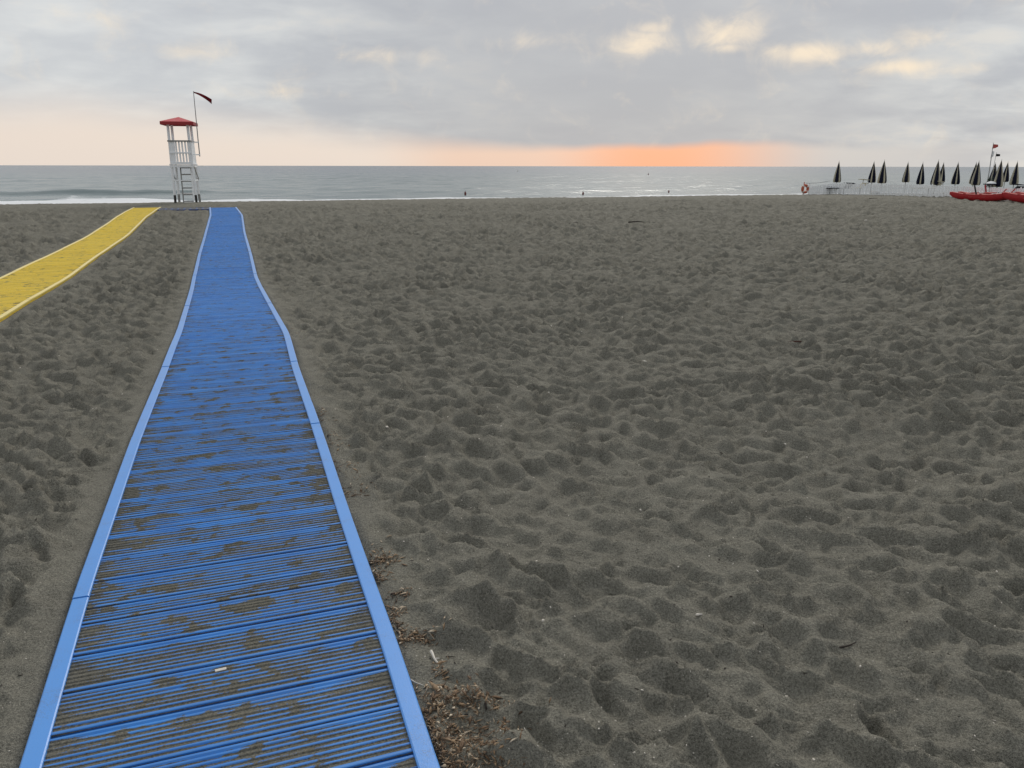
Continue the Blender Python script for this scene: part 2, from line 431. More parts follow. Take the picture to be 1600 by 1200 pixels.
def mat_sea():
    m, t, b = new_mat('sea water')
    p = world_pos(t)
    q = t.mapping(p, (1, 1, 1), (0, 0, 0), (0, 0, -AZN))                          # x along shore, y to sea
    sp = t.new('ShaderNodeSeparateXYZ'); t.l.new(q, sp.inputs[0])
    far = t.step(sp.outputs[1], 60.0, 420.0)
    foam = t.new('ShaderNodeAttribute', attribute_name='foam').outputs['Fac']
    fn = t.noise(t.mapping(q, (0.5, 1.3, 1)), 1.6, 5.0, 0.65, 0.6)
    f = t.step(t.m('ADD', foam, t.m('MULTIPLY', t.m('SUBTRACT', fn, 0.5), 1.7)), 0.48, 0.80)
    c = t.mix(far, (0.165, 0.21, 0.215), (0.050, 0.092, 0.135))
    tint = t.noise(t.mapping(q, (0.02, 0.06, 1)), 1.0, 3.0, 0.5)
    c = t.mix(t.step(tint, 0.35, 0.7, 0.0, 0.35), c, (0.10, 0.145, 0.16))
    t.put(b.inputs['Base Color'], t.mix(f, c, (0.80, 0.82, 0.84)))
    t.put(b.inputs['Roughness'], t.m('ADD', 0.22, t.m('MULTIPLY', f, 0.6)))
    b.inputs['IOR'].default_value = 1.33; b.inputs['Specular IOR Level'].default_value = 0.20
    r1 = t.noise(t.mapping(q, (0.35, 1.0, 1)), 1.5, 4.0, 0.6, 0.3)
    r2 = t.noise(t.mapping(q, (0.06, 0.22, 1)), 1.0, 5.0, 0.62, 0.3)
    bump(t, b, t.m('ADD', t.m('MULTIPLY', r1, 0.22), t.m('MULTIPLY', r2, 1.5)), 1.0, 0.20)
    return m
M_SEA = mat_sea()

# ------------------------------------------------------------------ mats: edges read from the photograph, laid on the beach
def edge_curve(pix, off):
    P = [on_beach(a, b, off) for a, b in pix]
    s = np.array([su(p.x, p.y)[0] for p in P]); u = np.array([su(p.x, p.y)[1] for p in P])
    o = np.argsort(s); s, u = s[o], u[o]
    k0 = (u[2] - u[0]) / (s[2] - s[0])
    s = np.concatenate([[s[0] - 3.0], s]); u = np.concatenate([[u[0] - 3.0 * k0], u])
    d = np.arange(s[0], s[-1] + 1e-6, 0.05)
    uu = np.interp(d, s, u)
    ker = np.hanning(21); ker /= ker.sum()
    pad = np.concatenate([2 * uu[0] - uu[10:0:-1], uu, 2 * uu[-1] - uu[-2:-12:-1]])
    return d, np.convolve(pad, ker, mode='valid')
MAT_T = 0.040                                            # walking surface above the sand bed
BL = edge_curve([(30, 1200), (93, 1000), (111.7, 938), (163, 800), (205.7, 684), (252.7, 574), (275, 520), (292, 467.5), (300.7, 432.5), (309.4, 397.5), (320, 362.5), (327.6, 336), (327, 323.5)], MAT_T)
BR = edge_curve([(687, 1200), (620.7, 1000), (596.7, 938), (546.7, 800), (507.7, 684), (467.3, 574), (451.7, 520), (421, 467.5), (402.5, 432.5), (393.8, 397.5), (383.5, 362.5), (379.4, 336), (369.6, 323.5)], MAT_T)
YL = edge_curve([(0, 433.5), (41, 414), (82.5, 395), (137.5, 367.5), (168, 348), (192.5, 331.8), (210.4, 323)], MAT_T)
YR = edge_curve([(0, 498), (49, 467), (96, 440.4), (154, 399), (203.5, 364.8), (228, 340), (251.6, 323.5)], MAT_T)
def ev(c, s): return np.interp(s, c[0], c[1])
S_END = float(min(BL[0][-1], BR[0][-1]))
Y_END = float(min(YL[0][-1], YR[0][-1]))
S_B0, S_Y0 = 0.9, 6.5

# ------------------------------------------------------------------ the sand sheet
def bowls(x, y, cell, seed, a_rng, b_rng, stretch):
    """lower envelope of overlapping dishes: trodden dry sand"""
    gx, gy = np.floor(x / cell), np.floor(y / cell)
    e1 = np.full_like(x, 1e9)
    k = 0.0030
    acc = np.zeros_like(x)
    for dx in (-1, 0, 1):
        for dy in (-1, 0, 1):
            cx, cy = gx + dx, gy + dy
            jx = (cx + 0.1 + 0.8 * _hash(cx, cy, seed)) * cell; jy = (cy + 0.1 + 0.8 * _hash(cx, cy, seed + 1)) * cell
            th = _hash(cx, cy, seed + 2) * np.pi
            st = 1 + stretch * _hash(cx, cy, seed + 3)
            a = a_rng[0] + (a_rng[1] - a_rng[0]) * _hash(cx, cy, seed + 4)
            b = b_rng[0] + (b_rng[1] - b_rng[0]) * _hash(cx, cy, seed + 5)
            px, py = x - jx, y - jy
            ct, sn = np.cos(th), np.sin(th)
            qx, qy = (ct * px + sn * py), (-sn * px + ct * py) * st
            h = a * (qx * qx + qy * qy) / cell - b
            acc += np.exp(-np.clip(h, -0.3, 0.3) / k)
    return -k * np.log(acc + np.exp(-0.036 / k))
def beach_bumps(x, y):
    wx = x + 0.055 * fbm(x * 4.6, y * 4.6, 40, 3); wy = y + 0.055 * fbm(x * 4.6 + 50, y * 4.6, 41, 3)
    ca, sa = math.cos(R(-32)), math.sin(R(-32))              # the wind has drawn the ridges out one way
    wx, wy = (ca * wx + sa * wy) * 0.66, -sa * wx + ca * wy
    b1 = bowls(wx, wy, 0.118, 3, (0.36, 0.85), (0.0, 0.024), 1.0)
    b2 = bowls(wx + 7.7, wy - 3.3, 0.066, 23, (0.32, 0.75), (0.0, 0.013), 1.0)
    und = 0.038 * fbm(x * 0.8, y * 0.8, 60, 2) + 0.03 * fbm(x * 0.22, y * 0.22, 65, 2)
    amp = 0.65 + 0.35 * np.clip(1 + fbm(x * 0.45, y * 0.45, 70, 2), 0, 2)
    fine = 0.008 * fbm(x * 9, y * 9, 80, 4, 0.6)
    r = np.hypot(x, y)
    b3 = bowls(wx * 1.2 + 3.1, wy + 5.2, 0.23, 43, (0.34, 0.80), (0.0, 0.036), 1.0) * (0.30 + 0.70 * sstep(r, 5, 15))
    return amp * (1.3 * b1 + 1.0 * b2 + 1.1 * b3) + und + fine - 0.008

def mat_dist(s, u, cl, cr, s0, s1):
    """signed distance-ish: <0 on the mat"""
    lo, hi = ev(cl, s), ev(cr, s)
    d = np.maximum(lo - u, u - hi)
    return np.maximum(d, np.maximum(s0 - s, s - s1))
CR_S0, CR_S1 = S_END - 1.15, S_END - 0.05                # the cross mat
_r, _a = rng.uniform(0, 1, 6000), rng.uniform(-1, 1, 6000)
BUMP_NEAR = float(beach_bumps((1.5 + 3.5 * _r) * np.sin(_a), (1.5 + 3.5 * _r) * np.cos(_a)).mean()) - 0.004
BUMP_FAR = float(beach_bumps((17 + 18 * _r) * np.sin(_a), (17 + 18 * _r) * np.cos(_a)).mean())
def beach_z(x, y):
    s, u = su(x, y)
    base = z0(s)
    r = np.hypot(x, y)
    near = sstep(s, 41.5, 38.0) * 0.80 + 0.20
    flat = 1 + 0.35 * sstep(r, 8, 22)
    b = (beach_bumps(x, y) - BUMP_NEAR - (BUMP_FAR - BUMP_NEAR) * sstep(r, 6, 16)) * near * flat * (1 - 0.72 * sstep(s, 31, 37.5))
    r = np.hypot(x, y)
    b = np.where(r > 75, 0, b)
    d = np.minimum(mat_dist(s, u, BL, BR, -50, S_END), mat_dist(s, u, YL, YR, -50, Y_END))
    ucl, ucr = ev(YR, CR_S0), ev(BL, CR_S0)
    dc = np.maximum(np.maximum(ucl - u, u - ucr), np.maximum(CR_S0 - s, s - CR_S1))
    d = np.minimum(d, dc)
    m = sstep(d, 0.01, 0.24)
    drift = (0.016 + 0.022 * vnoise(s * 1.7, u * 1.7, 91) + 0.010 * vnoise(s * 7, u * 7, 92)) * sstep(d, -0.015, 0.05) * (1 - m)
    under = -0.045 * (1 - sstep(d, -0.05, 0.0))
    return base + b * m + drift + under

def build_beach():
    azd = np.arange(-57, 57.001, 0.155)
    azc = np.concatenate([azd, np.linspace(57, 303, 90)[1:-1]])
    r = np.concatenate([np.exp(np.arange(math.log(0.35), math.log(5.5), 0.0064)), np.exp(np.arange(math.log(5.52), math.log(44), 0.0036)), np.exp(np.arange(math.log(44.2), math.log(75), 0.008)), np.geomspace(76, 6000, 26)])
    A, Rr = np.meshgrid(np.radians(azc), r)
    x = (Rr * np.sin(A)).ravel(); y = (Rr * np.cos(A)).ravel()
    V = np.stack([x, y, beach_z(x, y)], -1)
    me = grid_mesh('beach_sand', V, len(r), len(azc), M_SAND, wrap=True)
    o = link(bpy.data.objects.new('beach_sand', me))
    return tag(o, 'dark grey trodden volcanic sand of the whole beach', kind='structure')
build_beach()

# ------------------------------------------------------------------ the sea
def build_sea():
    s = np.concatenate([np.arange(45, 85, 0.30), np.geomspace(85.5, 330, 180), np.geomspace(340, 60000, 60)])
    du = np.arange(-75, 110, 0.40)
    u = np.concatenate([-np.geomspace(60000, 76, 50), du, np.geomspace(111, 60000, 50)])
    U, S = np.meshgrid(u, s)
    U, S = U.ravel(), S.ravel()
    fade = sstep(S, 420, 120)
    ph = fbm(U * 0.035, S * 0.02, 5, 2) * 2.6
    left = sstep(U, 8, -14)
    swell = np.sin(S / 5.2 + ph) * 0.5 + 0.5
    h = (0.12 * swell ** 3) * sstep(S, 47, 56) * sstep(S, 160, 70)
    # one breaker about to run out, highest to the left
    sb = 69.5 + 1.6 * vnoise(U * 0.06, U * 0 + 3.3, 7) + 0.5 * vnoise(U * 0.4, U * 0, 8)
    bh = (0.12 + 0.42 * left) * (0.55 + 0.45 * vnoise(U * 0.11, U * 0 + 8.1, 9))
    brk_ = np.exp(-((S - sb) / np.where(S > sb, 2.2, 0.9)) ** 2)
    h += np.clip(bh, 0, 1) * brk_
    chop = 0.10 * vnoise(U * 0.22, S * 0.36, 12) + 0.035 * vnoise(U * 0.55, S * 0.8, 13)
    h += chop * fade * sstep(S, 47, 60)
    big = 0.16 * vnoise(U * 0.05, S * 0.10, 15) * sstep(S, 60, 140) * fade
    h += big
    wav = vnoise(U * 0.28, S * 0.22, 17) + 0.5 * vnoise(U * 0.6, S * 0.5, 18)
    h += 0.12 * np.clip(wav - 0.42, 0, 1) * sstep(S, 62, 80) * sstep(S, 330, 150)
    x, y = xy(S, U)
    V = np.stack([x, y, Z_SEA + h], -1)
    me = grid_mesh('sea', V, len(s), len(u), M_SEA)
    # foam: wash at the sand, wider to the left; a lacework behind; crest of the breaker
    wobble = 1.6 * vnoise(U * 0.10, U * 0 + 1.1, 31) + 0.5 * vnoise(U * 0.5, U * 0 + 4.1, 32)
    run = 55.2 + 5.5 * left + wobble * (1 + left)
    f = 0.95 * sstep(S, run + 0.9, run - 0.9)
    lace = sstep(vnoise(U * 0.16, S * 0.35, 35) + 0.5 * vnoise(U * 0.5, S * 0.9, 36), 0.25, 0.75) * sstep(S, 76, 64)
    f = np.maximum(f, 0.70 * lace * (0.30 + 0.70 * left))
    crest = np.exp(-((S - sb - 0.4) / 0.8) ** 2) * sstep(vnoise(U * 0.13, U * 0 + 2.2, 37), -0.05, 0.45) * left
    f = np.maximum(f, 0.95 * crest)
    caps = sstep(vnoise(U * 0.12, S * 0.22, 38) + .5 * vnoise(U * 0.5, S * 0.8, 39), 1.05, 1.25) * sstep(S, 75, 100) * sstep(S, 400, 200)
    f = np.maximum(f, 0.7 * caps)
    at = me.attributes.new('foam', 'FLOAT', 'POINT'); at.data.foreach_set('value', f.astype(np.float32))
    o = link(bpy.data.objects.new('sea', me))
    return tag(o, 'pale grey choppy sea with white surf along the sand', kind='structure')
build_sea()

# ------------------------------------------------------------------ walkway mats
PITCH_S, GAP = 0.2005, 0.0125
def slat_mesh(name, width, mat, ridges=7, seed=0):
    hw = width / 2; rr = random.Random(seed)
    prof = [(-hw, -0.040), (-hw, SLAT_H * 0.85), (-hw + .003, SLAT_H * 1.1), (-hw + .010, SLAT_H * 1.1)]
    inner = width - 0.034
    p = inner / ridges
    for i in range(ridges):
        y0 = -inner / 2 + i * p
        g, q = rr.uniform(-.07, .07), rr.uniform(.62, 1.08)
        for f, h in ((0.04, 0.0), (0.40, 0.0), (0.50, 0.75), (0.58, 1.0), (0.78, 1.0), (0.92, 0.6)):
            prof.append((y0 + (f + g) * p, h * q * SLAT_H))
    prof += [(hw - .015, SLAT_H * 0.2), (hw - .009, SLAT_H * 1.1), (hw - .003, SLAT_H * 1.1), (hw, SLAT_H * .85), (hw, -0.026), (hw + .012, -0.026), (hw + .012, -0.040)]
    m = MB()
    m.loft([[(-0.5, a, b) for a, b in prof], [(0.5, a, b) for a, b in prof]])
    return m.mesh(name, mat)
def frame(s, ul, ur, zoff):
    xl, yl = xy(s, ul); xr, yr = xy(s, ur)
    z = float(z0(s)) + zoff
    a = float(z0(s + 0.1) - z0(s - 0.1)) / 0.2
    ex = Vector((xr - xl, yr - yl, 0)).normalized()
    ey = Vector((NX, NY, a)).normalized(); ez = ex.cross(ey).normalized(); ey = ez.cross(ex)
    M = Matrix((ex, ey, ez)).transposed().to_4x4()
    M.translation = Vector(((xl + xr) / 2, (yl + yr) / 2, z))
    return M, math.hypot(xr - xl, yr - yl)
def ribbon(root, curve, side, s_a, s_b, mat, wd=0.056, z_off=MAT_T + 0.004, th=0.022):
    """one length of edging that follows the edge of the mat"""
    ss = np.linspace(s_a, s_b, max(3, int((s_b - s_a) / 0.16)))
    rings = []
    for s in ss:
        u0 = float(ev(curve, s)); u1 = u0 + side * wd
        z = float(z0(s)) + z_off
        r = []
        for u, dz in ((u0, -th), (u0, -0.003), (u0 + side * .004, 0.0), (u1 - side * .004, 0.0), (u1, -0.003), (u1, -th)):
            x, y = xy(s, u); r.append(Vector((x, y, z + dz)) - root.location)
        rings.append(r)
    return MB().loft(rings).build('edging_strip', mat, root)
def walkway(name, label, cl, cr, s0, s1, me_full, me_half, strip, jl, jr, first_gap, halves=()):
    x, y = xy(s0, (float(ev(cl, s0)) + float(ev(cr, s0))) / 2)
    root = thing(name, (x, y, float(z0(s0))), 0, label, 'beach mat')
    inv = Matrix.Translation(-Vector(root.location))
    s = first_gap
    while s - PITCH_S > s0: s -= PITCH_S
    k = 0
    while s + PITCH_S < s1 + 0.05:
        half = any(abs(s - h) < PITCH_S / 2 for h in halves)
        wd = 0.105 if half else PITCH_S
        c = s + wd / 2
        ul, ur = float(ev(cl, c)) + 0.012, float(ev(cr, c)) - 0.012
        M, L = frame(c, ul, ur, MAT_T - SLAT_H * 1.1 - 0.004 + random.uniform(-.0015, .0015))
        o = bpy.data.objects.new('slat', me_half if half else random.choice(me_full))
        o.parent = root
        o.matrix_local = inv @ M @ Matrix.Rotation(R(random.gauss(0, 0.5)), 4, 'X') @ Matrix.Rotation(R(random.gauss(0, 0.10)), 4, 'Z') @ Matrix.Diagonal((L, random.uniform(.975, 1.03), 1, 1))
        COL.objects.link(o)
        s += wd; k += 1
    for curve, side, js in ((cl, 1, jl), (cr, -1, jr)):
        js = [s0] + [j for j in js if s0 + .1 < j < s1 - .2]
        while js[-1] + 1.9 < s1 - 0.4: js.append(js[-1] + random.choice((1.86, 1.92, 1.95)))
        js.append(s1)
        for i, (a, b) in enumerate(zip(js, js[1:])):
            ribbon(root, curve, side, a + 0.003, b - 0.003, strip, z_off=MAT_T + 0.004 + (0.003 if i % 2 else 0.0))
    return root
SL_B, SH_B = [slat_mesh('slat', PITCH_S - GAP, M_BLUE, 7, i) for i in range(6)], slat_mesh('slat', 0.105 - GAP, M_BLUE, 3)
SL_BS = slat_mesh('slat', PITCH_S - GAP, M_BSANDY)
SL_Y = [slat_mesh('slat', PITCH_S - 0.010, M_YEL, 7, i) for i in range(3)]
def s_of(px, py): 
    p = on_beach(px, py, MAT_T); return su(p.x, p.y)[0]
G0 = s_of(92, 1083.5)                                     # a joint seen clearly in the photograph
walkway('blue_walkway_mat', 'long blue slatted beach walkway mat with pale blue edging, dusted with sand', BL, BR, S_B0, S_END, SL_B, SH_B, M_BSTRIP,
        [s_of(111.7, 938), s_of(205.7, 684), s_of(252.7, 574)], [s_of(490, 663), s_of(483, 629), s_of(463, 565)], G0, halves=(s_of(138, 974),))
walkway('yellow_walkway_mat', 'long yellow slatted beach walkway mat with yellow edging', YL, YR, S_Y0, Y_END, SL_Y, SL_Y, M_YSTRIP, [], [], S_Y0 + .02)
def cross_mat():
    ua, ub = float(ev(YR, CR_S0)) + 0.05, float(ev(BL, CR_S0)) - 0.03
    x, y = xy(CR_S0, (ua + ub) / 2)
    root = thing('blue_crossing_mat', (x, y, float(z0(CR_S0))), 0, 'short blue slatted mat joining the ends of yellow and blue walkways', 'beach mat')
    inv = Matrix.Translation(-Vector(root.location))
    n = int((ub - ua) / PITCH_S); p = (ub - ua) / n
    for i in range(n):
        u = ua + (i + .5) * p
        M, _ = frame((CR_S0 + CR_S1) / 2, u - .1, u + .1, MAT_T - 0.004)
        o = bpy.data.objects.new('slat', SL_BS); o.parent = root
        o.matrix_local = inv @ M @ Matrix.Rotation(R(90), 4, 'Z') @ Matrix.Rotation(R(random.gauss(0, .9)), 4, 'X') @ Matrix.Diagonal((CR_S1 - CR_S0 - .02, p / PITCH_S, 1, 1))
        COL.objects.link(o)
    for s, sd_ in ((CR_S0, 1), (CR_S1, -1)):
        rings = []
        for u in np.linspace(ua - .02, ub + .01, 7):
            z = float(z0(s)) + MAT_T + 0.006 + random.uniform(-.006, .01)
            r = []
            for ds, dz in ((0, -.045), (0, 0), (sd_ * .05, 0), (sd_ * .05, -.045)):
                a, b = xy(s + ds, u); r.append(Vector((a, b, z + dz)) - root.location)
            rings.append(r)
        MB().loft(rings).build('edging_strip', M_BDARK, root)
M_BDARK = mat_strip('navy edging', (0.030, 0.065, 0.20))
cross_mat()

# ------------------------------------------------------------------ lifeguard tower
def wave_cloth(m, p0, ax, dn, L, H0, H1, amp, n=14, k=5, waves=1.6, th=0.006, sag=0.0):
    """cloth strip from p0 along ax, height H0 at the hoist to H1 at the fly"""
    p0, ax, dn = Vector(p0), Vector(ax).normalized(), Vector(dn).normalized()
    nn = ax.cross(dn).normalized()
    for side in (th / 2, -th / 2):
        V = []
        for i in range(n + 1):
            t = i / n; row = []
            for j in range(k + 1):
                v = j / k; H = H0 + (H1 - H0) * t
                q = p0 + ax * (L * t) + dn * (H * v + sag * t * t * L) + nn * (amp * math.sin(waves * 2 * math.pi * t + 1.3 * v) * (.25 + t) + side)
                row.append(m.bm.verts.new(q))
            V.append(row)
        for a, b in zip(V, V[1:]):
            for j in range(k):
                f = (a[j], b[j], b[j + 1], a[j + 1]); m.bm.faces.new(f if side > 0 else f[::-1])
    return m
def tower():
    base = on_beach(293.5, 315.0)
    root = thing('lifeguard_tower', base, AZN - R(5.5), 'white wooden lifeguard tower with red hipped roof and slatted railing, facing the mats', 'lifeguard tower')
    root.scale = (1, 1, 0.94)
    hw, hd = 0.40, 0.50
    lw = 0.085
    top = 3.55
    for sx in (-1, 1):
        for sy in (-1, 1):
            a = 0.075                                                       # the legs lean in a little
            foot = (sx * (hw + a * .6), sy * (hd + a * .6), -0.35); mid_ = (sx * (hw + a * .45), sy * (hd + a * .45), .36)
            o = MB().bar(mid_, (sx * (hw - .0), sy * (hd - .0), top), lw, lw).build('leg', M_WHITE, root, bevel=.006)
            MB().bar(foot, (mid_[0], mid_[1], .365), lw - .01, lw - .01).build('dark_foot', M_FOOT if sy < 0 else M_GREYW, o)
    # platform
    pz = 1.76
    for i in range(6):
        y = -hd - .10 + (i + .5) * (2 * hd + .20) / 6
        MB().box((0, y, pz), (2 * hw + .22, .20, .035)).build('floor_board', M_WHITE, root, bevel=.004)
    for sy in (-1, 1):
        MB().box((0, sy * (hd + .065), pz - .085), (2 * hw + .20, .04, .11)).build('floor_beam', M_WHITE, root, bevel=.004)
    for sx in (-1, 1):
        MB().box((sx * (hw + .066), 0, pz - .087), (.04, 2 * hd + .05, .10)).build('floor_beam', M_WHITE, root, bevel=.004)
    for x in (-.18, .08):
        MB().box((x, 0, pz - .08), (.07, 2 * hd - .1, .10)).build('joist', M_GREYW, root)
    # railing: boards and slats on the landward side and the two flanks, open to the sea
    rz0, rz1 = 1.80, 2.80
    MB().box((0, -hd - .075, rz1), (2 * hw + .16, .05, .07)).build('top_rail', M_GREYW, root, bevel=.004)
    MB().box((0, -hd - .075, 2.27), (2 * hw + .12, .03, .07)).build('middle_rail', M_WHITE, root, bevel=.004)
    MB().box((0, -hd - .075, rz0 + .02), (2 * hw + .12, .03, .09)).build('bottom_rail', M_WHITE, root, bevel=.004)
    for x, wd in ((-.392, .11), (-.278, .11), (-.150, .072), (-.025, .072), (.100, .072), (.228, .070), (.352, .085), (.437, .078)):
        MB().box((x, -hd - .050, (rz0 + rz1) / 2), (wd, .018, rz1 - rz0)).build('railing_slat', M_WHITE, root)
    for sx in (-1, 1):
        MB().box((sx * (hw + .06), 0, rz1 + .002), (.05, 2 * hd + .06, .066)).build('top_rail', M_GREYW, root, bevel=.004)
        for i in range(8):
            MB().box((sx * (hw + .054), -hd + .07 + i * (2 * hd - .14) / 7, (rz0 + rz1) / 2 - .01), (.018, .075, rz1 - rz0)).build('railing_slat', M_WHITE, root)
    # cross bars lower down
    MB().bar((-hw - .02, -hd - .06, 1.03), (hw + .02, -hd - .06, 1.03), .03, .05).build('cross_bar', M_WHITE, root)
    MB().bar((-hw - .02, hd + .02, .40), (hw + .02, hd + .02, .40), .03, .07).build('cross_bar', M_WHITE, root)
    for sx in (-1, 1):
        MB().bar((sx * (hw + .065), -hd, 1.035), (sx * (hw + .065), hd, 1.035), .03, .05).build('cross_bar', M_WHITE, root)
        MB().bar((sx * (hw + .08), -hd + .02, 1.70), (sx * (hw + .10), hd, 1.08), .03, .06).build('brace', M_GREYW, root)
    # ladder, on the landward side, leaning in under the floor
    lt, lb = Vector((-.10, -hd + .16, pz - .03)), Vector((-.10, -hd - .03, -.05))
    lad = MB().bar(lb, lt, .045, .06).build('ladder', M_GREYW, root)
    off = Vector((.42, 0, 0))
    MB().bar(lb + off, lt + off, .045, .06).build('ladder_rail', M_WHITE, lad)
    for i in range(6):
        t = .07 + i * .172
        p = lb.lerp(lt, t)
        MB().box(p + off / 2, (.40, .11, .035), Matrix.Rotation(R(-12), 3, 'X')).build('rung', M_GREYW, lad)
    # roof
    ez, ax_, ay = 3.53, .66, .72
    m = MB()
    for z, k in ((ez + .11, 1.0),):
        pass
    bs = [(-ax_, -ay), (ax_, -ay), (ax_, ay), (-ax_, ay)]
    vb = [m.bm.verts.new((x * 1.02, y * 1.02, ez + .125)) for x, y in bs]
    vc = [m.bm.verts.new((x * 1.02, y * 1.02, ez + .105)) for x, y in bs]
    ap = m.bm.verts.new((0, 0, ez + .36))
    for i in range(4):
        m.bm.faces.new((vb[i], vb[(i + 1) % 4], ap)); m.bm.faces.new((vc[i], vc[(i + 1) % 4], vb[(i + 1) % 4], vb[i]))
    m.bm.faces.new(vc[::-1])
    roof = m.build('roof', M_ROOF, root)
    for sy in (-1, 1):
        MB().box((0, sy * ay, ez + .042), (2 * ax_ + .03, .03, .122)).build('eave_board', M_ROOFD, roof)
    for sx in (-1, 1):
        MB().box((sx * ax_, 0, ez + .042), (.03, 2 * ay - .034, .12)).build('eave_board', M_ROOFD, roof)
    # flag pole on its bracket at the right flank
    px_, py_ = hw + .34, -hd + .25
    MB().bar((hw + .05, py_, 2.76), (px_ + .03, py_, 2.76), .05, .05).build('pole_bracket', M_WHITE, root)
    MB().bar((hw + .05, py_, 2.20), (px_ + .03, py_, 2.20), .05, .05).build('pole_bracket', M_WHITE, root)
    pole = MB().tube([(px_, py_, 2.12), (px_, py_, 2.85), (px_ + .01, py_, 3.9), (px_ + .02, py_, 5.02)], [.024, .022, .018, .014]).build('flag_pole', M_STEEL, root, smooth=True)
    m = MB(); wave_cloth(m, (px_ + .025, py_, 4.99), (.97, .12, -.12), (-.12, .1, -1), .74, .05, .21, .07, waves=1.1, sag=.30)
    m.build('flag', M_FLAG, pole, smooth=True)
tower()

# ------------------------------------------------------------------ closed parasols
def gore_mesh(name, mat, n_gore, k):
    m = MB()
    rings = []
    zs = [0, .06, .18, .42, .75, 1.0, 1.17, 1.25, 1.30]
    rad = [.200, .232, .232, .200, .138, .080, .042, .022, .012]
    da = 2 * math.pi / n_gore
    w0 = R(86) if k % 2 == 0 else R(34); st_ = (k // 2) * R(120) + (0 if k % 2 == 0 else R(86))
    for z, r in zip(zs, rad):
        ring = []
        for j in range(7):
            v = j / 6
            a = st_ + v * w0
            fold = 1.0 - 0.42 * (abs(2 * v - 1) ** 1.5)                     # the cloth bellies between the ribs
            if z == 0: fold *= .96
            ring.append((math.cos(a) * r * fold * 1.12, math.sin(a) * r * fold * 1.12, z + (.05 * abs(2 * v - 1) if z == 0 else 0)))
        ring += [(math.cos(st_ + .75 * w0) * r * .12, math.sin(st_ + .75 * w0) * r * .12, z), (math.cos(st_ + .25 * w0) * r * .12, math.sin(st_ + .25 * w0) * r * .12, z)]
        rings.append(ring)
    m.loft(rings)
    return m.mesh(name, mat, smooth=True)
GORES = [gore_mesh('canopy_panel', M_NAVY if k % 2 == 0 else M_CREAM, 6, k) for k in range(6)]
POLE_ME = MB().tube([(0, 0, -.4), (0, 0, 1.0)], .024).mesh('pole', M_STEEL, smooth=True)
TIP_ME = MB().tube([(0, 0, 1.27), (0, 0, 1.36), (0, 0, 1.41)], [.013, .009, .004]).mesh('finial', M_STEEL, smooth=True)
UMB = [(1311.4, 250.5, 282), (1366.2, 251, 282.5), (1382.4, 248.8, 283.2), (1419.4, 251.9, 282), (1442.5, 252.3, 285), (1466.9, 248.8, 285.6), (1475, 252.5, 282.5),
       (1497.8, 252.3, 285), (1526, 252.5, 284.5), (1530.2, 250, 286), (1556, 253, 287.5), (1565.6, 248.2, 288.5), (1575.4, 252, 281.5), (1590.4, 250.6, 285.6)]
ROT = [75, 130, 62, 88, 20, 96, 140, 30, 150, 66, 100, 85, 128, 78]
POS = ['standing alone behind the lifebuoy end of the fence', 'nearer a pale lounger of a close pair', 'the taller of a close pair', 'standing alone between a close pair and a lounger',
       'beside a pale folded lounger', 'the taller of two overlapping before the red boat', 'the shorter, behind, of two overlapping', 'standing alone behind the bow of the red boat', 'half hidden behind another one',
       'standing just in front of another one', 'under the black pennant', 'biggest one, touching its neighbour under the black pennant', 'small navy one behind the others', 'behind the stern of the red boat']
for (tx, ty, hy), rot, ps in zip(UMB, ROT, POS):
    Y = 1.46 * F_PX / (hy - ty)
    k_ = 1.46 / 1.41 * 1.03
    tip = at_dist(tx, ty, Y)
    s_, _ = su(tip.x, tip.y)
    gz = float(z0(s_))
    hem = tip.z - 1.41 * k_
    r = thing('closed_parasol', (tip.x, tip.y, gz), R(rot), 'closed navy and cream parasol, ' + ps, 'parasol', 'closed parasols behind the white fence')
    for g in GORES: put('canopy_panel', g, r, (0, 0, hem - gz + .02)).scale = (k_, k_, k_)
    p = put('pole', POLE_ME, r, (0, 0, 0)); p.scale = (1, 1, (hem - gz + .4))
    put('finial', TIP_ME, r, (0, 0, hem - gz)).scale = (k_, k_, k_)

